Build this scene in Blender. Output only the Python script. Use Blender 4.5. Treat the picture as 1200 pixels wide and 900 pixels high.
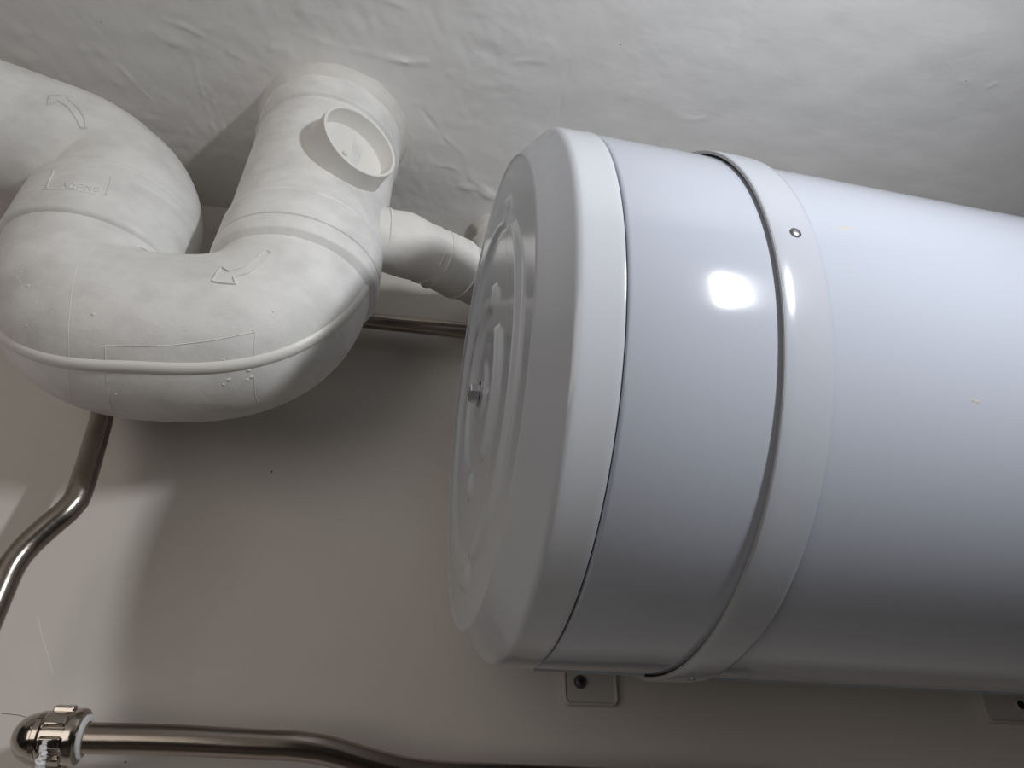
import bpy, bmesh, math, random
from mathutils import Vector, Matrix, noise
from mathutils.bvhtree import BVHTree

for o in list(bpy.data.objects):
    bpy.data.objects.remove(o, do_unlink=True)
SC = bpy.context.scene
COL = SC.collection
PI = math.pi
Z0 = 1.75            # height of the lens above the floor; shapes below are written with the lens at z = 0

# ------------------------------------------------------------------ camera
MR = Matrix(((0.97705002, 0.12190653, 0.174677),
             (-0.21297747, 0.54475586, 0.81109904),
             (0.00372195, -0.8296866, 0.55821707)))      # columns: image right, image down, view direction
F_PX = 809.4
cam_d = bpy.data.cameras.new('camera')
cam_d.sensor_width = 36.0
cam_d.lens = F_PX / 1200 * 36.0
cam_d.clip_start = 0.01
cam = bpy.data.objects.new('camera', cam_d)
COL.objects.link(cam)
R3 = Matrix((MR.col[0], -MR.col[1], -MR.col[2])).transposed()
cam.matrix_world = Matrix.Translation((0, 0, Z0)) @ R3.to_4x4()
SC.camera = cam

# ------------------------------------------------------------------ light and exposure
w = bpy.data.worlds.new('room_air')
SC.world = w
w.use_nodes = True
w.node_tree.nodes['Background'].inputs[0].default_value = (0.98, 0.95, 0.92, 1)
w.node_tree.nodes['Background'].inputs[1].default_value = 0.016


def area(name, loc, target, sx, sy, power, color):
    l = bpy.data.lights.new(name, 'AREA')
    l.shape = 'RECTANGLE'
    l.size = sx
    l.size_y = sy
    l.energy = power
    l.color = color
    o = bpy.data.objects.new(name, l)
    COL.objects.link(o)
    o.location = Vector(loc) + Vector((0, 0, Z0))
    d = Vector(target) - Vector(loc)
    o.rotation_euler = d.to_track_quat('-Z', 'Y').to_euler()
    return o


area('lamp_panel', (0.335, -0.164, 0.342), (0.14, 0.25, 0.25), 0.024, 0.095, 2.6, (0.97, 0.985, 1.0))
area('left_fill_light', (-1.3, -1.3, -0.05), (0.0, 0.5, 0.35), 1.7, 1.3, 11.0, (1.0, 0.93, 0.86))  # added soft fill from the left, no real opening; lifts the shaded parts

SC.view_settings.view_transform = 'Standard'
SC.view_settings.look = 'None'
SC.view_settings.gamma = 1.0
SC.view_settings.use_curve_mapping = False
SC.view_settings.exposure = 0.0


# ------------------------------------------------------------------ materials
def mat(name, color, rough=0.5, metal=0.0, coat=0.0, spec=0.5, var=None, var_scale=8.0, bump=0.0, bump_scale=60.0,
        stretch=(1, 1, 1), bump2=0.0, bump2_scale=300.0, var_pos=(0.4, 0.7), coat_rough=0.05, rvar=None):
    m = bpy.data.materials.new(name)
    m.use_nodes = True
    nt = m.node_tree
    b = nt.nodes['Principled BSDF']
    b.inputs['Base Color'].default_value = (*color, 1)
    b.inputs['Roughness'].default_value = rough
    b.inputs['Metallic'].default_value = metal
    b.inputs['Coat Weight'].default_value = coat
    b.inputs['Coat Roughness'].default_value = coat_rough
    b.inputs['Specular IOR Level'].default_value = spec
    tc = nt.nodes.new('ShaderNodeTexCoord')
    mp = nt.nodes.new('ShaderNodeMapping')
    mp.inputs['Scale'].default_value = stretch
    nt.links.new(tc.outputs['Object'], mp.inputs[0])
    if var is not None:
        n = nt.nodes.new('ShaderNodeTexNoise')
        n.inputs['Scale'].default_value = var_scale
        n.inputs['Detail'].default_value = 6
        n.inputs['Roughness'].default_value = 0.6
        nt.links.new(mp.outputs[0], n.inputs[0])
        r = nt.nodes.new('ShaderNodeValToRGB')
        r.color_ramp.elements[0].position = var_pos[0]
        r.color_ramp.elements[1].position = var_pos[1]
        r.color_ramp.elements[0].color = (*color, 1)
        r.color_ramp.elements[1].color = (*var, 1)
        nt.links.new(n.outputs['Fac'], r.inputs[0])
        nt.links.new(r.outputs[0], b.inputs['Base Color'])
        if rvar is not None:
            mr = nt.nodes.new('ShaderNodeMapRange')
            mr.inputs[3].default_value = rough
            mr.inputs[4].default_value = rvar
            nt.links.new(n.outputs['Fac'], mr.inputs[0])
            nt.links.new(mr.outputs[0], b.inputs['Roughness'])
    last = None
    for st, sc in ((bump, bump_scale), (bump2, bump2_scale)):
        if st > 0:
            n = nt.nodes.new('ShaderNodeTexNoise')
            n.inputs['Scale'].default_value = sc
            n.inputs['Detail'].default_value = 5
            nt.links.new(mp.outputs[0], n.inputs[0])
            bp = nt.nodes.new('ShaderNodeBump')
            bp.inputs['Strength'].default_value = 1.0
            bp.inputs['Distance'].default_value = st
            nt.links.new(n.outputs['Fac'], bp.inputs['Height'])
            if last:
                nt.links.new(last.outputs[0], bp.inputs['Normal'])
            last = bp
    if last:
        nt.links.new(last.outputs[0], b.inputs['Normal'])
    return m


M_CEIL = mat('ceiling_plaster', (0.82, 0.815, 0.81), 0.55, var=(0.77, 0.765, 0.755), var_scale=5, bump=0.0005,
             bump_scale=28, bump2=0.00012, bump2_scale=160, stretch=(1, 1.7, 1))
M_WALL = mat('wall_paint', (0.64, 0.605, 0.565), 0.42, var=(0.60, 0.565, 0.525), var_scale=4, bump=0.0008, bump_scale=14,
             bump2=0.00006, bump2_scale=260)
M_FLOOR = mat('floor_tile', (0.22, 0.19, 0.17), 0.4)
M_PVC = mat('painted_pvc', (0.80, 0.80, 0.79), 0.5, var=(0.60, 0.595, 0.585), var_scale=26, var_pos=(0.40, 0.80), stretch=(1, 1, 1.6),
            bump=0.0004, bump_scale=70, bump2=0.0001, bump2_scale=420)
M_PVC_SMOOTH = mat('smooth_pvc', (0.76, 0.75, 0.72), 0.4)
M_TAPE = mat('plastered_wrap', (0.76, 0.75, 0.73), 0.6, var=(0.66, 0.65, 0.63), var_scale=20, bump=0.0014, bump_scale=45,
             bump2=0.0002, bump2_scale=300)
M_LUMP = mat('rough_plaster', (0.70, 0.69, 0.66), 0.75, var=(0.62, 0.60, 0.57), var_scale=30, bump=0.0007, bump_scale=90)
M_ENAMEL = mat('white_enamel', (0.42, 0.45, 0.52), 0.11, coat=0.0, bump=0.00006, bump_scale=40)
M_ENAMEL2 = mat('white_enamel_band', (0.43, 0.455, 0.51), 0.17, coat=0.0, coat_rough=0.12)
M_CAP = mat('white_enamel_cap', (0.53, 0.555, 0.60), 0.13, coat=0.0)
M_EDGE = mat('grey_sheet_edge', (0.42, 0.43, 0.43), 0.4, metal=0.2)
M_DARK = mat('dark_gap', (0.015, 0.014, 0.013), 0.8)
M_STEEL = mat('stainless_steel', (0.40, 0.355, 0.31), 0.24, metal=1.0, var=(0.33, 0.29, 0.25), var_scale=10,
              stretch=(1, 6, 6), bump=0.00008, bump_scale=60)
M_CHROME = mat('nickel_plate', (0.52, 0.47, 0.42), 0.14, metal=1.0, bump=0.0002, bump_scale=120)
M_BOLT = mat('zinc_bolt', (0.55, 0.56, 0.57), 0.22, metal=1.0)
M_SCREW = mat('screw_metal', (0.22, 0.22, 0.23), 0.35, metal=1.0)
M_PTFE = mat('thread_tape', (0.82, 0.83, 0.84), 0.6)
M_RUST = mat('rust', (0.42, 0.2, 0.06), 0.8)
M_RUST_DARK = mat('dark_fleck', (0.16, 0.13, 0.11), 0.7)
M_STAIN = mat('scuff', (0.50, 0.47, 0.40), 0.5)
M_BRACK = mat('bracket_paint', (0.52, 0.50, 0.48), 0.4)
M_DUST = mat('ochre_stain', (0.44, 0.42, 0.37), 0.55)


# ------------------------------------------------------------------ builders
def tag(o, label=None, cat=None, group=None, kind=None):
    if label:
        o['label'] = label
    if cat:
        o['category'] = cat
    if group:
        o['group'] = group
    if kind:
        o['kind'] = kind
    return o


def thing(name, loc, label, cat, group=None):
    o = bpy.data.objects.new(name, None)
    o.empty_display_size = 0.02
    COL.objects.link(o)
    o.location = Vector(loc) + Vector((0, 0, Z0))
    return tag(o, label, cat, group)


def root_of(o):
    while o.parent:
        o = o.parent
    return o


def obj(name, verts, faces, m, parent=None, smooth=True, origin=None):
    if parent is not None:
        org = root_of(parent).location - Vector((0, 0, Z0))
    else:
        org = Vector(origin) if origin is not None else Vector((0, 0, 0))
    me = bpy.data.meshes.new(name)
    me.from_pydata([tuple(Vector(v) - org) for v in verts], [], faces)
    me.validate()
    bm = bmesh.new()
    bm.from_mesh(me)
    bmesh.ops.recalc_face_normals(bm, faces=bm.faces)
    bm.to_mesh(me)
    bm.free()
    if smooth:
        me.polygons.foreach_set('use_smooth', [True] * len(me.polygons))
        try:
            me.set_sharp_from_angle(angle=math.radians(38))
        except Exception:
            pass
    me.materials.append(m)
    o = bpy.data.objects.new(name, me)
    COL.objects.link(o)
    if parent is not None:
        o.parent = parent
    else:
        o.location = org + Vector((0, 0, Z0))
    return o


class MB:
    def __init__(s):
        s.v = []
        s.f = []

    def add(s, v, f):
        k = len(s.v)
        s.v += [Vector(x) for x in v]
        s.f += [tuple(i + k for i in q) for q in f]

    def box(s, a, b):
        x0, y0, z0 = a
        x1, y1, z1 = b
        s.add([(x0, y0, z0), (x1, y0, z0), (x1, y1, z0), (x0, y1, z0), (x0, y0, z1), (x1, y0, z1), (x1, y1, z1), (x0, y1, z1)],
              [(0, 3, 2, 1), (4, 5, 6, 7), (0, 1, 5, 4), (1, 2, 6, 5), (2, 3, 7, 6), (3, 0, 4, 7)])

    def build(s, name, m, parent=None, smooth=True, origin=None):
        return obj(name, s.v, s.f, m, parent, smooth, origin)


def catmull(P, n=8):
    P = [Vector(p) for p in P]
    Q = [2 * P[0] - P[1]] + P + [2 * P[-1] - P[-2]]
    out = []
    for i in range(1, len(Q) - 2):
        a, b, c, d = Q[i - 1:i + 3]
        for k in range(n):
            t = k / n
            out.append(0.5 * ((2 * b) + (c - a) * t + (2 * a - 5 * b + 4 * c - d) * t * t + (3 * b - a - 3 * c + d) * t ** 3))
    out.append(P[-1])
    return out


def frames(P):
    T = []
    for i in range(len(P)):
        a = P[max(i - 1, 0)]
        b = P[min(i + 1, len(P) - 1)]
        T.append((b - a).normalized())
    u = T[0].orthogonal().normalized()
    out = []
    for t in T:
        u = (u - t * u.dot(t)).normalized()
        out.append((t, u, t.cross(u)))
    return out


def sweep(P, R, seg=48, caps=True, noise_amp=0.0, noise_scale=30.0):
    P = [Vector(p) for p in P]
    if not hasattr(R, '__len__'):
        R = [R] * len(P)
    fr = frames(P)
    mb = MB()
    v = []
    f = []
    for i, p in enumerate(P):
        t, a, b = fr[i]
        for k in range(seg):
            th = 2 * PI * k / seg
            d = a * math.cos(th) + b * math.sin(th)
            r = R[i]
            if noise_amp:
                q = p + d * r
                r += noise_amp * noise.noise(q * noise_scale)
            v.append(p + d * r)
    for i in range(len(P) - 1):
        for k in range(seg):
            k2 = (k + 1) % seg
            f.append((i * seg + k, i * seg + k2, (i + 1) * seg + k2, (i + 1) * seg + k))
    if caps:
        f.append(tuple(range(seg))[::-1])
        f.append(tuple(range((len(P) - 1) * seg, len(P) * seg)))
    mb.add(v, f)
    return mb


def lathe(origin, axis, prof, seg=96, ref=None, close=False):
    """prof: list of (distance along the axis, radius)"""
    ax = Vector(axis).normalized()
    u = Vector(ref) if ref else ax.orthogonal()
    u = (u - ax * u.dot(ax)).normalized()
    w_ = ax.cross(u)
    o = Vector(origin)
    v = []
    f = []
    for (s, r) in prof:
        for k in range(seg):
            th = 2 * PI * k / seg
            v.append(o + ax * s + (u * math.cos(th) + w_ * math.sin(th)) * max(r, 1e-5))
    n = len(prof)
    for i in range(n - 1 if not close else n):
        j = (i + 1) % n
        for k in range(seg):
            k2 = (k + 1) % seg
            f.append((i * seg + k, i * seg + k2, j * seg + k2, j * seg + k))
    mb = MB()
    mb.add(v, f)
    if not close:
        if prof[0][1] > 1e-4:
            mb.f.append(tuple(range(seg))[::-1])
        if prof[-1][1] > 1e-4:
            mb.f.append(tuple(range((n - 1) * seg, n * seg)))
    return mb


def bvh_of(o):
    vs = [o.matrix_world @ v.co if False else v.co for v in o.data.vertices]
    org = root_of(o).location - Vector((0, 0, Z0))
    return BVHTree.FromPolygons([v + org for v in vs], [tuple(p.vertices) for p in o.data.polygons])


def ray(px, py):
    return (MR @ Vector(((px - 600) / F_PX, (py - 450) / F_PX, 1.0))).normalized()


def find(bvh, px, py):
    """the point and normal of a real surface under a pixel, used to read where a mark lies on it"""
    h = bvh.ray_cast(Vector((0, 0, 0)), ray(px, py))
    if h[0] is None:
        return None
    n = h[1]
    if n.dot(h[0]) > 0:
        n = -n
    return h[0], n


def ridge_on(bvh, pix, width, height, mb, n=8, step=6.0):
    """a low rounded ridge of real thickness lying on the surface"""
    pts = []
    for i in range(len(pix) - 1):
        a, b = pix[i], pix[i + 1]
        L = math.hypot(b[0] - a[0], b[1] - a[1])
        m = max(1, int(L / step))
        for k in range(m):
            t = k / m
            pts.append((a[0] + (b[0] - a[0]) * t, a[1] + (b[1] - a[1]) * t))
    pts.append(pix[-1])
    H = [find(bvh, *p) for p in pts]
    H = [h for h in H if h]
    if len(H) < 2:
        return
    v = []
    f = []
    seg = 6
    for i, (p, nn) in enumerate(H):
        t = (H[min(i + 1, len(H) - 1)][0] - H[max(i - 1, 0)][0]).normalized()
        s = t.cross(nn).normalized()
        for k in range(seg):
            th = PI * k / (seg - 1)
            v.append(p + s * (math.cos(th) * width / 2) + nn * (math.sin(th) * height - 0.0002))
    for i in range(len(H) - 1):
        for k in range(seg - 1):
            f.append((i * seg + k, i * seg + k + 1, (i + 1) * seg + k + 1, (i + 1) * seg + k))
        f.append((i * seg + seg - 1, i * seg, (i + 1) * seg, (i + 1) * seg + seg - 1))
    f.append(tuple(range(seg)))
    f.append(tuple(range((len(H) - 1) * seg, len(H) * seg)))
    mb.add(v, f)


def blob_on(bvh, px, py, r, h, mb, rng, seg=9):
    q = find(bvh, px, py)
    if not q:
        return
    p, n = q
    a = n.orthogonal().normalized()
    b = n.cross(a)
    v = [p + n * h]
    rr = [r * rng.uniform(0.6, 1.2) for _ in range(seg)]
    for lev, (s, hh) in enumerate(((0.6, 0.75), (1.0, -0.1))):
        for k in range(seg):
            th = 2 * PI * k / seg
            v.append(p + (a * math.cos(th) + b * math.sin(th)) * rr[k] * s + n * h * hh)
    f = [(0, 1 + k, 1 + (k + 1) % seg) for k in range(seg)]
    f += [(1 + k, 1 + seg + k, 1 + seg + (k + 1) % seg, 1 + (k + 1) % seg) for k in range(seg)]
    f.append(tuple(range(1 + seg, 1 + 2 * seg)))
    mb.add(v, f)


# ------------------------------------------------------------------ the room
H = 0.57             # ceiling
WY = 0.565           # face of the wall
X0, X1, Y0 = -1.3, 2.1, -1.9
FZ = -Z0


def plane_pt(px, py, z=H):
    d = ray(px, py)
    return d * (z / d.z)


def seg_dist(p, a, b):
    ab = b - a
    t = max(0.0, min(1.0, (p - a).dot(ab) / max(ab.length_squared, 1e-12)))
    return (p - (a + ab * t)).length, t


trowel = []
for pl, wd, hh in (
        ([(345, 38), (375, 46), (410, 56), (440, 62), (462, 70), (492, 74)], 0.0016, 0.0015),
        ([(455, 66), (478, 72), (500, 72)], 0.0026, 0.0026),
        ([(486, 116), (500, 135), (512, 150), (522, 165), (540, 180)], 0.0016, -0.0020),
        ([(520, 160), (532, 172), (541, 180)], 0.0022, 0.0020),
        ([(510, 192), (532, 196), (556, 212), (580, 228)], 0.0018, 0.0014),
        ([(540, 217), (562, 224), (585, 234)], 0.004, 0.003),
        ([(668, 70), (660, 100), (655, 135)], 0.0010, -0.0009),
        ([(605, 72), (620, 70), (638, 72)], 0.002, 0.0012),
        ([(640, 48), (650, 52)], 0.002, 0.0008),
        ([(798, 138), (812, 141), (826, 138)], 0.0014, 0.0011),
        ([(870, 28), (864, 50)], 0.0009, -0.0008),
        ([(250, 120), (262, 148), (268, 160)], 0.0018, 0.0016),
        ([(236, 108), (250, 150)], 0.0014, 0.0012),
        ([(228, 70), (232, 96), (240, 112)], 0.0015, 0.0012),
        ([(205, 50), (222, 56), (214, 66)], 0.004, 0.0024),
        ([(320, 54), (336, 58)], 0.004, 0.0022),
        ([(450, 0), (470, 6), (482, 14)], 0.0016, 0.0016),
        ([(1125, 95), (1133, 96)], 0.0014, 0.0012),
        ([(1158, 102), (1168, 98)], 0.0014, 0.0012),
        ([(140, 78), (160, 100), (178, 118)], 0.0014, 0.0012),
        ([(180, 20), (215, 30), (240, 42)], 0.0018, 0.0015),
        ([(268, 60), (300, 72), (318, 80)], 0.0016, 0.0010),
        ([(470, 140), (484, 160), (480, 200)], 0.0012, 0.0008)):
    Q = [plane_pt(*p).xy for p in pl]
    trowel.append((Q, wd, hh, min(q.x for q in Q) - 0.02, max(q.x for q in Q) + 0.02,
                   min(q.y for q in Q) - 0.02, max(q.y for q in Q) + 0.02))


def ceil_dz(x, y):
    p = Vector((x, y, 0))
    rough = 1.0 / (1.0 + math.exp((x - 0.08) / 0.05)) * 0.75 + 0.25      # the left part is troweled more roughly
    z = noise.fractal(Vector((x * 9, y * 14, 3.1)), 1.0, 2.0, 3) * 0.0012
    d = 0.8 * x + y
    z += noise.noise(Vector(((x - 0.6 * y) * 120, d * 22, 7.7))) * 0.0002 * rough
    z += noise.fractal(Vector((x * 45, y * 70, 2.2)), 1.0, 2.0, 3) * 0.0006 * rough * max(0.0, 0.4 + 1.6 * noise.noise(Vector((x * 11, y * 11, 5))))
    z += max(0, noise.noise(Vector((x * 60, y * 60, 1.3))) - 0.3) * 0.0014 * rough
    q = Vector((x, y))
    for Q, wd, hh, ax, bx, ay_, by in trowel:
        if ax < x < bx and ay_ < y < by:
            dm = min(seg_dist(q, Q[i], Q[i + 1])[0] for i in range(len(Q) - 1))
            z += 0.5 * hh * (0.55 + noise.noise(Vector((x * 70, y * 70, 9)))) * math.exp(-(dm / (wd * 1.15)) ** 2)
    dm = math.hypot(x + 0.080, y - 0.436)
    z += 0.006 * math.exp(-max(0.0, dm - 0.062) / 0.022)
    return -z




def coords(lo, hi, a, b, fine, coarse):
    out = []
    x = lo
    while x < a - 1e-6:
        out.append(x)
        x += coarse
    x = a
    while x < b - 1e-6:
        out.append(x)
        x += fine
    x = b
    while x < hi - 1e-6:
        out.append(x)
        x += coarse
    out.append(hi)
    return out


xs = coords(X0, X1, -0.42, 0.62, 0.0016, 0.06)
xs = [x for x in xs if x <= 0.62] + coords(0.62, X1, 0.62, 1.3, 0.008, 0.1)[1:]
ys = coords(Y0, WY + 0.012, 0.17, WY + 0.012, 0.0022, 0.1)
v = []
for y in ys:
    for x in xs:
        inside = -0.44 < x < 1.3 and y > 0.1
        v.append((x, y, H + (ceil_dz(x, y) if inside else 0.0)))
nx, ny = len(xs), len(ys)
f = [(j * nx + i, j * nx + i + 1, (j + 1) * nx + i + 1, (j + 1) * nx + i) for j in range(ny - 1) for i in range(nx - 1)]
k0 = len(v)
v += [(X0, Y0, H + .1), (X1, Y0, H + .1), (X1, ys[-1], H + .1), (X0, ys[-1], H + .1)]
f.append((k0, k0 + 1, k0 + 2, k0 + 3))
ceiling = obj('ceiling', v, f, M_CEIL)
ceiling['kind'] = 'structure'
if ceiling.data.polygons[0].normal.z > 0:
    ceiling.data.flip_normals()


def slab(name, a, b, m):
    mb = MB()
    mb.box(a, b)
    o = mb.build(name, m, smooth=False)
    o['kind'] = 'structure'
    return o


# the wall behind the pipes, very slightly uneven
xs = [X0 + (X1 - X0) * i / 170 for i in range(171)]
zs = [FZ + (H + 0.004 - FZ) * i / 110 for i in range(111)]
v = []
for z in zs:
    for x in xs:
        v.append((x, WY + noise.fractal(Vector((x * 5, z * 5, 0.4)), 1.0, 2.0, 2) * 0.0016, z))
nx, ny = len(xs), len(zs)
f = [(j * nx + i, j * nx + i + 1, (j + 1) * nx + i + 1, (j + 1) * nx + i) for j in range(ny - 1) for i in range(nx - 1)]
wall = obj('wall_back', v, f, M_WALL)
wall['kind'] = 'structure'
slab('floor', (-3.5, -4.5, FZ - 0.1), (4.5, WY, FZ), M_FLOOR)

# small marks on the wall
bv_wall = bvh_of(wall)
mb = MB()
ridge_on(bv_wall, [(44, 722), (49, 745), (56, 768), (62, 790)], 0.0007, 0.0003, mb, step=4)
mb.build('scratch', M_PVC_SMOOTH, wall)
mb = MB()
ridge_on(bv_wall, [(2, 836), (22, 838), (36, 842), (46, 845)], 0.0005, 0.0004, mb, step=3)
blob_on(bv_wall, 318, 553, 0.0013, 0.0004, mb, random.Random(1))
blob_on(bv_wall, 147, 893, 0.0009, 0.0003, mb, random.Random(3))
mb.build('paint_fleck', M_RUST_DARK, wall)
bv_ceil = bvh_of(ceiling)
mb = MB()
for px, py, r_ in ((727, 52, 0.0009), (1132, 95, 0.0006), (118, 26, 0.0005)):
    blob_on(bv_ceil, px, py, r_, 0.0003, mb, random.Random(px))
mb.build('paint_fleck', M_RUST_DARK, ceiling)

# ------------------------------------------------------------------ the waste pipe
K = 1.165
KS = K / 1.12


def tz(s):
    return (0.57 - s) * K


SX, SY = -0.0785 * KS, 0.37438 * K
LEAN = 0.012


def stk(z):
    return Vector((SX + LEAN * (z - 0.38), SY, z))


drain = thing('drain_pipe', (SX, SY, 0.30), 'thick white painted plastic waste pipe with a swan neck trap under the ceiling', 'pipe')
rs, rk, r1, r2, rc, r3, rL = [q * K for q in (0.0535, 0.05471, 0.0509, 0.05409, 0.0568, 0.0460, 0.0545)]
zA, zB, zC, zD = [tz(q) for q in (0.11836, 0.21845, 0.24344, 0.25556)]
z0 = tz(0.24627)
# tee fitting: spigot under the ceiling, body, widened socket at the foot
prof = [(H + 0.02, rs + 0.0008), (zA + 0.004, rs + 0.0018), (zA + 0.0012, rs + 0.0018), (zA - 0.0004, rs - 0.0008), (zA - 0.006, rs - 0.0006),
        (zB + 0.014, rs - 0.0004), (zB + 0.006, rs + 0.0004), (zB + 0.001, rk - 0.0006), (zB, rk - 0.0001), (zB - 0.0012, rk - 0.0007),
        (zB - 0.003, rk + 0.0004), (zC + 0.0016, rk + 0.0012), (zC + 0.0004, rk + 0.0009), (zC - 0.0006, rk - 0.0010),
        (zC - 0.0016, rk + 0.0010), (zC - 0.004, rk + 0.0014), (zD + 0.001, rk + 0.0014), (zD - 0.001, rk + 0.0004),
        (zD - 0.004, r1 + 0.0002), (zD - 0.008, r1 - 0.002)]
tee = sweep([stk(z) for z, r in prof], [r for z, r in prof], 96).build('tee_fitting', M_PVC, drain)

# trap bend
phi = 3.0
hh_ = Vector((math.cos(phi), math.sin(phi), 0))
nn_ = Vector((0, 0, 1)).cross(hh_)
rb, rz, nyy, ee = 0.06599 * K, 0.05824 * K, -0.00188 * K, 0.76
top = stk(z0)
cen = Vector((SX, SY, z0)) + rb * hh_
UP, UR = [], []
N = 72
for i in range(N + 1):
    t = PI * i / N
    c, s = math.cos(t), abs(math.sin(t))
    c = math.copysign(abs(c) ** ee, c)
    s = s ** ee
    UP.append(cen - hh_ * rb * c - (Vector((0, 0, rz)) + nn_ * nyy) * s)
    UR.append(r1 + (r2 - r1) * i / N)
# even spacing
def resample(P, R, n):
    L = [0]
    for a, b in zip(P, P[1:]):
        L.append(L[-1] + (b - a).length)
    oP, oR = [], []
    j = 0
    for i in range(n + 1):
        d = L[-1] * i / n
        while j < len(L) - 2 and L[j + 1] < d:
            j += 1
        t = (d - L[j]) / max(L[j + 1] - L[j], 1e-9)
        oP.append(P[j].lerp(P[j + 1], t))
        oR.append(R[j] + (R[j + 1] - R[j]) * t)
    return oP, oR


UP = [stk(zD - 0.001), stk(z0 + 0.001)] + UP[1:]
UR = [r1, r1] + UR[1:]
UP, UR = resample(UP, UR, 60)
for _ in range(3):
    UP = [UP[0]] + [(UP[i - 1] + UP[i] * 2 + UP[i + 1]) / 4 for i in range(1, len(UP) - 1)] + [UP[-1]]
e0 = UP[-1]
eF, eE, eL = -0.0035 * K, 0.0316 * K, 0.04067 * K
bend = sweep(UP + [e0 + Vector((0, 0, 0.01))], UR + [UR[-1]], 80).build('trap_bend', M_PVC, drain)
# mould seam running round the outside of the bend
dU = frames(UP)
seam_v, seam_f = [], []
SW, SH = 0.0048, 0.0022
SEAM_TURN = 0.60
rng = range(3, len(UP) - 1)
for i in rng:
    t = dU[i][0]
    out = t.cross(nn_).normalized()
    if out.dot(UP[i] - (cen + Vector((0, 0, 0.02)))) < 0:
        out = -out
    b = t.cross(out).normalized()
    if b.y > 0:
        b = -b
    dl = SEAM_TURN * math.sin(PI * (i - 3) / (len(UP) - 4)) ** 0.8
    out, b = out * math.cos(dl) + b * math.sin(dl), b * math.cos(dl) - out * math.sin(dl)
    for k in range(9):
        a = -1 + 2 * k / 8
        hgt = (1 - a * a)
        seam_v.append(UP[i] + (out * math.cos(a * SW / UR[i]) + b * math.sin(a * SW / UR[i])) * (UR[i] + SH * hgt - 0.0004))
n_ = len(list(rng))
for i in range(n_ - 1):
    for k in range(8):
        seam_f.append((i * 9 + k, i * 9 + k + 1, (i + 1) * 9 + k + 1, (i + 1) * 9 + k))
    seam_f.append((i * 9 + 8, i * 9, (i + 1) * 9, (i + 1) * 9 + 8))
obj('mould_seam', seam_v, seam_f, M_PVC_SMOOTH, bend)

# upper elbow with its collar, leaving to the left
zz = Vector((0, 0, 1))
prof = [(eF - 0.004, rc - 0.005), (eF - 0.0025, rc - 0.001), (eF, rc + 0.0006), (eF + 0.003, rc + 0.0008), (eE - 0.0016, rc + 0.0002), (eE - 0.0006, rc - 0.0002),
        (eE, rc - 0.0013), (eE + 0.0007, rc - 0.0006), (eE + 0.002, rc - 0.0003), (eE + 0.010, rc - 0.0006), (eE + 0.0108, rc - 0.0012), (eE + 0.0116, rc - 0.0010)]
phi2 = -0.38403
n2 = (hh_ * math.cos(phi2) + zz.cross(-hh_) * math.sin(phi2)).normalized()
rb2 = 0.0490 * K
l1 = e0 + zz * max(eL, eE + 0.0125)
c2 = l1 + n2 * rb2
EP = [e0 + zz * s for s, r in prof] + [l1]
ER = [r for s, r in prof] + [rc - 0.0016]
for i in range(1, 33):
    t = PI * 0.5 * i / 32
    EP.append(c2 - n2 * rb2 * math.cos(t) + zz * rb2 * math.sin(t))
    ER.append(rc - 0.0016 + (r3 + 0.002 - rc) * min(1, 1.7 * i / 32))
for i in range(1, 9):
    EP.append(EP[-1] + n2 * 0.02)
    ER.append(ER[-1])
elbow = sweep(EP, ER, 88).build('pipe_elbow', M_PVC, drain)

# cleanout cup on the front of the tee
cz = 0.449 * KS
cn = Vector((0.517, -0.856, 0)).normalized()
cc = Vector((-0.043 * KS, 0.352 * KS, cz))
cr = 0.0315 * KS
base = -0.045
cup = lathe(cc, cn, [(base, cr + 0.0022), (-0.0215, cr + 0.0016), (-0.019, cr + 0.0008), (-0.0005, cr + 0.0002), (0, cr - 0.0004), (0, cr - 0.0018), (-0.0006, cr - 0.0024), (-0.016, cr - 0.0030),
                     (-0.0165, cr - 0.0034), (-0.0168, cr - 0.006), (-0.0168, 0.0)], 72).build('cleanout_socket', M_PVC_SMOOTH, tee)
pin = lathe(cc + Vector((-0.004, -0.002, -0.004)), cn, [(-0.018, 0.0025), (-0.0145, 0.0022), (-0.0135, 0.0012), (-0.0133, 0)], 16).build('moulding_stub', M_PVC_SMOOTH, cup)

# branch pipe to the right, wrapped and plastered
BPp = catmull([(-0.06, 0.420, 0.419), (-0.025, 0.4215, 0.420), (0.008, 0.432, 0.423), (0.035, 0.447, 0.427), (0.07, 0.470, 0.436), (0.11, 0.500, 0.45), (0.15, 0.535, 0.462), (0.16, 0.555, 0.465)], 8)
BPp = [p * KS for p in BPp]
socket_n = 15
BR = []
for i, p in enumerate(BPp):
    BR.append(0.0262 if p.x < 0.004 else 0.0282)
branch = sweep(BPp, [0.0272 + 0.0009 * math.sin(i * 0.55) for i in range(len(BPp))], 56, noise_amp=0.0018, noise_scale=40).build('branch_pipe', M_TAPE, drain)
bmb = MB()
for i0, wd, hgt in ((9, 1.0, 0.0012), (19, 0.7, 0.0010), (22, 0.7, 0.0013), (27, 1.0, 0.0010)):
    fr = frames(BPp)
    t, a, b = fr[i0]
    p = BPp[i0]
    rr = 0.0272 + 0.0009 * math.sin(i0 * 0.55)
    tilt = (t + a * 0.12 * (1 if i0 % 2 else -1)).normalized()
    q = lathe(p, tilt, [(-0.0022 * wd, rr - 0.002), (-0.0008 * wd, rr + hgt), (0.0008 * wd, rr + hgt), (0.0022 * wd, rr - 0.002)], 48, close=True)
    for j, vv in enumerate(q.v):
        q.v[j] = vv + (vv - p).normalized() * 0.001 * noise.noise(vv * 70)
    bmb.add(q.v, q.f)
bmb.build('wrap_edge', M_TAPE, branch)

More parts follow.
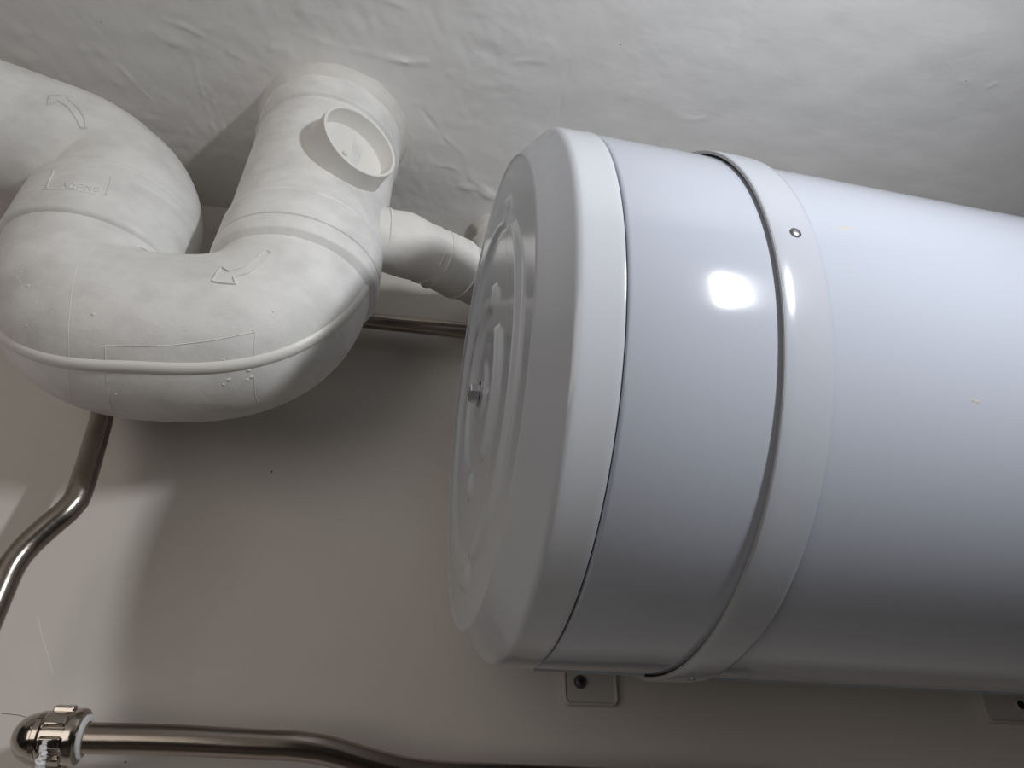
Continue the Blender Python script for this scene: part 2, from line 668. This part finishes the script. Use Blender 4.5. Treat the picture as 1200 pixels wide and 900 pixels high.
# raised marks on the fittings
bv_bend, bv_elbow, bv_tee = bvh_of(bend), bvh_of(elbow), bvh_of(tee)
mb = MB()
ridge_on(bv_bend, [(312, 292), (300, 304), (284, 314), (268, 318)], 0.0016, 0.0012, mb)
ridge_on(bv_bend, [(318, 297), (306, 309), (290, 320), (274, 325)], 0.0016, 0.0012, mb)
ridge_on(bv_bend, [(312, 292), (318, 297)], 0.0011, 0.0008, mb, step=2)
ridge_on(bv_bend, [(268, 318), (260, 313), (254, 320), (249, 330), (262, 332), (276, 333), (274, 325)], 0.0018, 0.0014, mb, step=3)
if mb.v:
    mb.build('flow_arrow', M_PVC, bend)
mb = MB()
ridge_on(bv_elbow, [(68, 118), (80, 126), (89, 138), (95, 150), (101, 150)], 0.0017, 0.0013, mb, step=3)
ridge_on(bv_elbow, [(101, 150), (100, 140), (92, 127), (78, 115)], 0.0017, 0.0013, mb, step=3)
ridge_on(bv_elbow, [(78, 115), (90, 112), (74, 111), (58, 112), (56, 123), (68, 118)], 0.0017, 0.0013, mb, step=3)
if mb.v:
    mb.build('flow_arrow', M_PVC, elbow)
mb = MB()
ridge_on(bv_elbow, [(64, 200), (58, 212), (55, 220)], 0.0011, 0.0009, mb, step=3)
ridge_on(bv_elbow, [(130, 207), (129, 214), (124, 229)], 0.0013, 0.0009, mb, step=3)
ridge_on(bv_elbow, [(50, 222), (80, 222), (112, 228)], 0.0009, 0.0006, mb, step=3)
if mb.v:
    mb.build('nameplate_border', M_PVC, elbow)


def stroke_text(txt, x, y, dx, dy, ux, uy, mb, bvh, wd, hg):
    """raised moulded capitals laid on a surface; each glyph is drawn in a 4 x 6 cell"""
    G = {'A': [[(0, 0), (2, 6), (4, 0)], [(1, 2), (3, 2)]], 'D': [[(0, 0), (0, 6), (3, 5), (4, 3), (3, 1), (0, 0)]],
         'P': [[(0, 0), (0, 6), (3, 6), (4, 4.5), (3, 3), (0, 3)]], 'N': [[(0, 0), (0, 6), (4, 0), (4, 6)]],
         'S': [[(4, 5), (2, 6), (0, 5), (1, 3.3), (3, 2.7), (4, 1), (2, 0), (0, 1)]], 'E': [[(4, 6), (0, 6), (0, 0), (4, 0)], [(0, 3), (3, 3)]]}
    for i, ch in enumerate(txt):
        for st in G[ch]:
            ridge_on(bvh, [(x + dx * (i * 6 + a) + ux * b, y + dy * (i * 6 + a) + uy * b) for a, b in st], wd, hg, mb, step=2)


mb = MB()
stroke_text('ADPNS', 72, 219.5, 1.55, 0.22, 0.30, -0.95, mb, bv_elbow, 0.0008, 0.0009)
if mb.v:
    mb.build('moulded_lettering', M_PVC, elbow)
# joint lines and a thin rectangular patch on the trap bend
mb = MB()
ridge_on(bv_bend, [(123, 405), (160, 406), (200, 405), (250, 399), (299, 389)], 0.0008, 0.00055, mb)
ridge_on(bv_bend, [(123, 405), (124, 430), (128, 470), (136, 490)], 0.0008, 0.0005, mb)
ridge_on(bv_bend, [(299, 389), (297, 430), (299, 462), (304, 478)], 0.0008, 0.0005, mb)
ridge_on(bv_bend, [(90, 310), (84, 340), (80, 380), (80, 430), (84, 470)], 0.0007, 0.0004, mb)
if mb.v:
    mb.build('joint_line', M_PVC, bend)
mb = MB()
rg = random.Random(5)
for px, py, r in ((109, 368, 0.0015), (33, 335, 0.0014), (42, 354, 0.0008), (31, 382, 0.0009), (60, 366, 0.0007), (20, 325, 0.001), (320, 365, 0.0011),
                  (297, 387, 0.0013), (262, 422, 0.0010), (291, 434, 0.002), (295, 442, 0.0018), (290, 445, 0.0014), (268, 445, 0.0018), (262, 451, 0.0012),
                  (136, 462, 0.0012), (323, 452, 0.001), (64, 466, 0.0012), (227, 470, 0.0007), (168, 369, 0.0006), (25, 318, 0.0009), (24, 330, 0.0007)):
    blob_on(bv_bend, px, py, r, r * 0.35, mb, rg)
o = mb.build('paint_drip', M_PVC_SMOOTH, bend)
o['kind'] = 'stuff'

# rough plaster where the stack enters the ceiling
v, f = [], []
seg = 120
rings = [(-0.018, 0.0004), (-0.013, 0.0026), (-0.009, 0.0036), (-0.004, 0.006), (-0.001, 0.010), (0.004, 0.014)]
for j, (dz, dr) in enumerate(rings):
    for k in range(seg):
        th = 2 * PI * k / seg
        c, s = math.cos(th), math.sin(th)
        lump = noise.fractal(Vector((c * 5, s * 5, dz * 120)), 1.0, 2.0, 3)
        r = rs + dr * (1 + 0.14 * lump)
        z = H + dz * (1 + 0.25 * noise.noise(Vector((c * 2.2, s * 2.2, 4)))) - 0.001
        p = stk(z)
        v.append((p.x + c * r, p.y + s * r, z))
for j in range(len(rings) - 1):
    for k in range(seg):
        k2 = (k + 1) % seg
        f.append((j * seg + k, j * seg + k2, (j + 1) * seg + k2, (j + 1) * seg + k))
obj('plaster_collar', v, f, M_LUMP, ceiling)
# plastered stub in the corner between the ceiling and the wall
P = catmull([(0.088, 0.530, 0.60), (0.0885, 0.530, 0.57), (0.089, 0.531, 0.545), (0.090, 0.533, 0.515)], 6)
stub = thing('pipe_stub', (0.093, 0.55, 0.50), 'short plastered pipe stub in the ceiling corner behind the water heater', 'pipe')
sweep(P, [0.017 + 0.004 * (i % 5 == 2) for i in range(len(P))], 32, noise_amp=0.004, noise_scale=60).build('stub_tube', M_LUMP, stub)

# ------------------------------------------------------------------ the water heater
AY, AZ, R = 0.37993, 0.25365, 0.17
heater = thing('water_heater', (0.08, AY, AZ - R), 'large white enamelled cylindrical storage water heater hung along the wall', 'water heater')
ax = (1, 0, 0)


def hl(prof, name, m, parent=None, close=False, seg=192):
    return lathe((0, AY, AZ), ax, prof, seg, ref=(0, 0, 1), close=close).build(name, m, parent or heater)


body = hl([(0.190, 0.10), (0.190, R), (0.23, R), (0.4, R), (0.8, R), (1.28, R), (1.285, R - 0.004), (1.285, 0.0)], 'body_shell', M_ENAMEL)
XS = 0.0990
front = hl([(XS - 0.004, R - 0.004), (XS + 0.0006, R - 0.004), (XS + 0.0010, R - 0.0012), (XS + 0.0018, R - 0.0003), (XS + 0.0030, R), (0.15, R), (0.180, R), (0.181, R - 0.004)], 'front_shell', M_ENAMEL)
# end cap, a single pressed sheet: rim, chamfer and the disc with its raised arcs
XD, XR, RD = 0.0613, 0.0768, 0.1521
CY, CZ = -0.003, -0.003
ARCS = [(0.117, 0.0105, -74, 132), (0.105, 0.0105, 152, 274), (0.062, 0.0095, -58, 126), (0.050, 0.0085, 172, 254)]


def sst(x):
    x = max(0.0, min(1.0, x))
    return x * x * (3 - 2 * x)


def relief(y, z):
    y -= CY
    z -= CZ
    r = math.hypot(y, z)
    th = math.degrees(math.atan2(z, y))
    h = 0.0
    for rr, hw, a0, a1 in ARCS:
        mid, half = (a0 + a1) / 2, (a1 - a0) / 2
        d = (th - mid + 180) % 360 - 180
        over = max(0.0, abs(d) - half) * PI / 180 * rr
        dist = math.hypot(r - rr, over)
        h += 0.0030 * (1 - sst((dist - hw * 0.60) / (hw * 0.55)))
    h += 0.0020 * (1 - sst((r - 0.016) / 0.006))
    return h


prof = []
nr = 110
for i in range(nr + 1):
    r = RD * 0.985 * i / nr
    prof.append((None, r))
edge = [(XD - 0.0004, RD * 0.990), (XD - 0.0008, RD * 0.995), (XD - 0.0004, RD), (XD + 0.0006, RD + 0.0010), (XD + 0.0012, RD + 0.0017), (XD + 0.0042, RD + 0.0050), (XR - 0.0046, R - 0.0056), (XR - 0.0030, R - 0.0037), (XR - 0.0020, R - 0.0026), (XR - 0.0012, R - 0.0016),
        (XR + 0.0002, R - 0.0005), (XR + 0.0016, R), (XR + 0.0022, R + 0.0001), (XR + 0.0050, R + 0.0002), (XS - 0.0040, R + 0.0004), (XS - 0.0018, R + 0.0007), (XS - 0.0006, R + 0.0005), (XS - 0.0001, R - 0.0003),
        (XS, R - 0.0025), (XS - 0.0006, R - 0.004)]
prof += edge
seg = 288
v, f = [], []
for (x, r) in prof:
    for k in range(seg):
        th = 2 * PI * k / seg
        y, z = r * math.cos(th), r * math.sin(th)
        xx = XD - relief(y, z) if x is None else x
        v.append((xx, AY + y, AZ + z))
for i in range(len(prof) - 1):
    for k in range(seg):
        k2 = (k + 1) % seg
        f.append((i * seg + k, i * seg + k2, (i + 1) * seg + k2, (i + 1) * seg + k))
cap = obj('end_cap', v, f, M_CAP, heater)
hl([(XS - 0.0003, R - 0.0045), (XS - 0.0003, R - 0.0018), (XS + 0.0012, R - 0.0018), (XS + 0.0012, R - 0.0045)], 'seam_gap', M_DARK, close=True)
# fixing bolt
bc = Vector((XD - 0.002, AY + CY - 0.0055, AZ + CZ - 0.006))
bolt = lathe(bc, (-1, 0, 0), [(-0.001, 0.0088), (0.0010, 0.0088), (0.0014, 0.0082), (0.0014, 0.004)], 32).build('hex_bolt', M_BOLT, cap)
hexm = MB()
for s0_, s1_ in (((0.001, 0.0062), (0.0066, 0.0062)),):
    vv = []
    for s, r in ((0.001, 0.0062), (0.0066, 0.0062), (0.0074, 0.0052)):
        for k in range(6):
            th = PI / 3 * k + 0.3
            vv.append(bc + Vector((-s, r * math.cos(th), r * math.sin(th))))
    ff = [(i * 6 + k, i * 6 + (k + 1) % 6, (i + 1) * 6 + (k + 1) % 6, (i + 1) * 6 + k) for i in range(2) for k in range(6)] + [tuple(range(12, 18)), tuple(range(6))[::-1]]
    hexm.add(vv, ff)
hexm.build('bolt_head', M_BOLT, bolt, smooth=False)
# cover band with its open lip on the left
XB, XE = 0.1746, 0.1999
band = hl([(XB, R + 0.0030), (XB - 0.0001, R + 0.0034), (XB + 0.0008, R + 0.0037), (XB + 0.006, R + 0.0038), (XE - 0.004, R + 0.0036), (XE - 0.0012, R + 0.0033), (XE - 0.0003, R + 0.0026),
           (XE, R + 0.0004), (XE - 0.003, R - 0.0005), (XE - 0.006, R + 0.0020), (XB + 0.0012, R + 0.0026)], 'cover_band', M_ENAMEL2, close=True)
hl([(XB + 0.0002, R + 0.0012), (XB - 0.0005, R + 0.0014), (XB - 0.0006, R + 0.0031), (XB + 0.0001, R + 0.0034), (XB + 0.0014, R + 0.0030), (XB + 0.0014, R + 0.0014)], 'band_lip', M_EDGE, band, close=True)
hl([(XB + 0.0010, R - 0.002), (XB + 0.0010, R + 0.0018), (XB + 0.0050, R + 0.0018), (XB + 0.0050, R - 0.002)], 'band_gap', M_DARK, band, close=True)
bv_band = bvh_of(band)


def screw(bvh, px, py, r, h, name, m, parent):
    q = find(bvh, px, py)
    if not q:
        return
    p, n = q
    s = lathe(p - n * 0.001, n, [(0, r), (0.001 + h * 0.4, r), (0.001 + h * 0.85, r * 0.75), (0.001 + h, r * 0.3), (0.001 + h, 0)], 24)
    return s.build(name, m, parent)


screw(bv_band, 932, 273, 0.0030, 0.0012, 'screw', M_SCREW, band)
screw(bv_band, 811, 796, 0.0022, 0.0008, 'screw', M_SCREW, band)
bv_body, bv_cap, bv_front = bvh_of(body), bvh_of(cap), bvh_of(front)
mb = MB()
rg = random.Random(2)
for px, py, r in ((986, 267, 0.0016), (994, 268, 0.0020), (1001, 265, 0.0010), (972, 268, 0.0009), (1016, 255, 0.0008), (993, 289, 0.0006), (992, 310, 0.0008), (996, 318, 0.0007), (985, 225, 0.0008)):
    blob_on(bv_body, px, py, r, 0.0002, mb, rg)
o = mb.build('scuff_mark', M_DUST, body)
o['kind'] = 'stuff'
mb = MB()
for px, py, r in ((1140, 469, 0.0012), (1146, 471, 0.0016)):
    blob_on(bv_body, px, py, r, 0.00015, mb, rg)
mb.build('scuff_mark', M_DUST, body)
mb = MB()
ridge_on(bv_cap, [(634, 648), (634, 653), (632, 658)], 0.0009, 0.0002, mb, step=2)
ridge_on(bv_cap, [(631, 662), (630, 666)], 0.0006, 0.0002, mb, step=2)
if mb.v:
    mb.build('paint_chip', M_DARK, cap)
mb = MB()
for px, py, r in ((636, 777, 0.0016), (639, 774, 0.0012), (632, 779, 0.0010)):
    blob_on(bv_cap, px, py, r, 0.0006, mb, rg)
if mb.v:
    mb.build('rust_spot', M_RUST, cap)
# folded seam along the underside of the shell
mbs = MB()
th = math.radians(-76)
for xa, xb in ((0.103, 0.172), (0.204, 1.27)):
    n_ = Vector((0, -math.cos(th) * -1, math.sin(th)))
    n_ = Vector((0, math.cos(th), math.sin(th)))
    t_ = Vector((0, -n_.z, n_.y))
    c0 = Vector((0, AY, AZ)) + n_ * R
    vv = []
    for x in (xa, xb):
        for a, b in ((-0.006, -0.0010), (-0.005, 0.0012), (0.005, 0.0012), (0.006, -0.0010)):
            vv.append(Vector((x, 0, 0)) + c0 + t_ * a + n_ * b)
    mbs.add(vv, [(0, 1, 5, 4), (1, 2, 6, 5), (2, 3, 7, 6), (3, 0, 4, 7), (0, 3, 2, 1), (4, 5, 6, 7)])
mbs.build('folded_seam', M_ENAMEL2, body)


# ------------------------------------------------------------------ brackets on the wall
def rrect(x0, x1, z0_, z1_, r, n=6):
    P = []
    for cx, cz_, a0 in ((x1 - r, z0_ + r, -90), (x1 - r, z1_ - r, 0), (x0 + r, z1_ - r, 90), (x0 + r, z0_ + r, 180)):
        for k in range(n + 1):
            a = math.radians(a0 + 90 * k / n)
            P.append((cx + r * math.cos(a), cz_ + r * math.sin(a)))
    return P


def bracket(x0, x1, zb, label):
    t = thing('mounting_bracket', ((x0 + x1) / 2, WY, zb), label, 'bracket', 'wall brackets under the water heater')
    yb = WY - 0.0005
    mb = MB()
    lev = [(yb + 0.002, 0.0), (yb - 0.0050, 0.0), (yb - 0.0062, 0.0008), (yb - 0.0064, 0.0016), (yb - 0.0050, 0.0030)]
    n = None
    vv = []
    for y, ins in lev:
        P = rrect(x0 + ins, x1 - ins, zb + ins, 0.205 - ins, 0.006 - ins)
        n = len(P)
        vv += [(px, y, pz) for px, pz in P]
    ff = [(i * n + k, i * n + (k + 1) % n, (i + 1) * n + (k + 1) % n, (i + 1) * n + k) for i in range(len(lev) - 1) for k in range(n)]
    ff += [tuple(range(n)), tuple(range((len(lev) - 1) * n, len(lev) * n))]
    mb.add(vv, ff)
    mb.build('bracket_plate', M_BRACK, t)
    return t


b1 = bracket(0.1625, 0.2075, 0.0925, 'grey wall bracket with a screw head under the left end of the water heater')
b2 = bracket(0.5465, 0.600, 0.0925, 'grey wall bracket with a bolt hole at the right edge of the picture')
sc_ = lathe((0.1765, WY - 0.004, 0.1095), (0, -1, 0), [(0, 0.0052), (0.0025, 0.0052), (0.0045, 0.0040), (0.0052, 0.0018), (0.0052, 0)], 24).build('screw', M_SCREW, b1)
lathe((0.1765, WY - 0.008, 0.1095), (0, -1, 0), [(0.0, 0.0022), (0.0016, 0.0022), (0.0016, 0)], 6).build('screw_slot', M_DARK, sc_)
hl2 = lathe((0.585, WY - 0.0045, 0.108), (0, -1, 0), [(-0.001, 0.0055), (0.0015, 0.0055), (0.0026, 0.0048), (0.0026, 0)], 24).build('washer', M_BRACK, b2)
lathe((0.585, WY - 0.0065, 0.108), (0, -1, 0), [(0, 0.0036), (0.0012, 0.0036), (0.0012, 0)], 20).build('bolt_hole', M_DARK, hl2)


# ------------------------------------------------------------------ steel water pipes
def at_y(px, py, y):
    d = ray(px, py)
    return d * (y / d.y)


up = thing('steel_pipe', (-0.2, 0.53, 0.40), 'steel water pipe running behind the trap and down to the left edge', 'pipe')
YW = 0.546
a = at_y(430, 375, YW)
b = at_y(548, 388, YW)
dz = (b.z - a.z) / (b.x - a.x)
P = [Vector((0.5, YW, a.z + dz * (0.5 - a.x) * 0.2)), Vector((0.2, YW, b.z)), b, a, Vector((-0.13, 0.549, a.z)), Vector((-0.180, 0.551, a.z - 0.004)), Vector((-0.202, 0.551, a.z - 0.03)),
     Vector((-0.206, 0.549, a.z - 0.075)), at_y(128, 458, 0.535), at_y(118, 495, 0.518), at_y(105, 540, 0.500), at_y(95, 572, 0.488), at_y(89, 587, 0.486)]
P2 = [at_y(89, 587, 0.486), at_y(76, 601, 0.485), at_y(57, 617, 0.4845), at_y(32, 640, 0.484), at_y(14, 663, 0.483), at_y(0, 693, 0.482), at_y(-22, 745, 0.482), at_y(-50, 800, 0.482)]
pth = catmull(P, 7) + catmull(P2, 5)[1:]
main = sweep(pth, 0.0082, 32).build('tube', M_STEEL, up)

low = thing('steel_pipe', (-0.16, 0.53, 0.05), 'lower steel water pipe with a threaded elbow fitting at the bottom left', 'pipe')
YL = 0.515
rl = 0.0088
P = [at_y(84, 864, YL), at_y(110, 865, YL), at_y(200, 867, YL), at_y(300, 872, YL), at_y(345, 874, YL), at_y(385, 880, YL + 0.002), at_y(430, 893, YL + 0.006),
     at_y(475, 904, YL + 0.010), at_y(520, 909, YL + 0.012), at_y(600, 912, YL + 0.012), at_y(740, 918, YL + 0.012), at_y(900, 926, YL + 0.012)]
sweep(catmull(P, 7), rl, 36).build('tube', M_STEEL, low)
cN = at_y(80, 863, YL)
pd = (at_y(200, 867, YL) - at_y(84, 864, YL)).normalized()
# union nut with raised lugs
nut = lathe(cN, pd, [(-0.013, 0.0100), (-0.013, 0.0138), (-0.011, 0.0148), (0.000, 0.0148), (0.0015, 0.0156), (0.006, 0.0160), (0.0076, 0.0154), (0.0084, 0.0138), (0.0084, 0.0104)], 64).build('union_nut', M_CHROME, low)
mb = MB()
uu = pd.orthogonal().normalized()
ww = pd.cross(uu)
for k in range(8):
    th = 2 * PI * k / 8 + 0.35
    d = uu * math.cos(th) + ww * math.sin(th)
    s = pd.cross(d)
    vv = []
    for sx_, inset in ((-0.0105, 0.0), (0.0010, 0.0)):
        for a_, r_ in ((-0.0036, 0.0140), (-0.0028, 0.0172), (0.0028, 0.0172), (0.0036, 0.0140)):
            vv.append(cN + pd * sx_ + d * r_ + s * a_)
    mb.add(vv, [(0, 1, 5, 4), (1, 2, 6, 5), (2, 3, 7, 6), (3, 0, 4, 7), (0, 3, 2, 1), (4, 5, 6, 7)])
lug = mb.build('nut_lug', M_CHROME, nut)
bvm = lug.modifiers.new('bevel', 'BEVEL')
bvm.width = 0.0007
bvm.segments = 2
lathe(cN, pd, [(0.0078, 0.0088), (0.0078, 0.0122), (0.0094, 0.0126), (0.0102, 0.0112), (0.0102, 0.0088)], 48, close=True).build('thread_tape', M_PTFE, nut)
# elbow turning into the wall
c_el = cN - pd * 0.0175
EPt = [cN - pd * 0.006, cN - pd * 0.0105, c_el + pd * 0.003, c_el - pd * 0.001 + Vector((0, 0.003, 0)), c_el + Vector((-0.003, 0.012, -0.001)), c_el + Vector((-0.003, 0.028, -0.002)), c_el + Vector((-0.003, 0.05, -0.003))]
EPt = catmull(EPt, 7)
el = sweep(EPt, [0.0122 if i < 12 else 0.0130 for i in range(len(EPt))], 40).build('elbow_fitting', M_CHROME, low)
lathe(cN, pd, [(-0.0170, 0.0126), (-0.0162, 0.0138), (-0.0135, 0.0138), (-0.0128, 0.0128)], 48).build('elbow_rim', M_CHROME, el)
rg = random.Random(9)
q0 = at_y(53, 868, YL - 0.0165)
q1 = at_y(46, 905, YL - 0.012)
mb = MB()
for k in range(5):
    P = []
    for i in range(9):
        t = i / 8
        p = q0.lerp(q1, t)
        P.append(p + Vector((rg.uniform(-1, 1), rg.uniform(-.6, .6), 0)) * 0.0016 * (0.4 + t) + Vector((k - 2, 0, 0)) * 0.0007 * t)
    s = sweep(catmull(P, 3), [0.0011 * (1 + 0.4 * math.sin(j * 1.7 + k)) for j in range(25)], 8)
    mb.add(s.v, s.f)
mb.build('tape_strand', M_PTFE, nut)
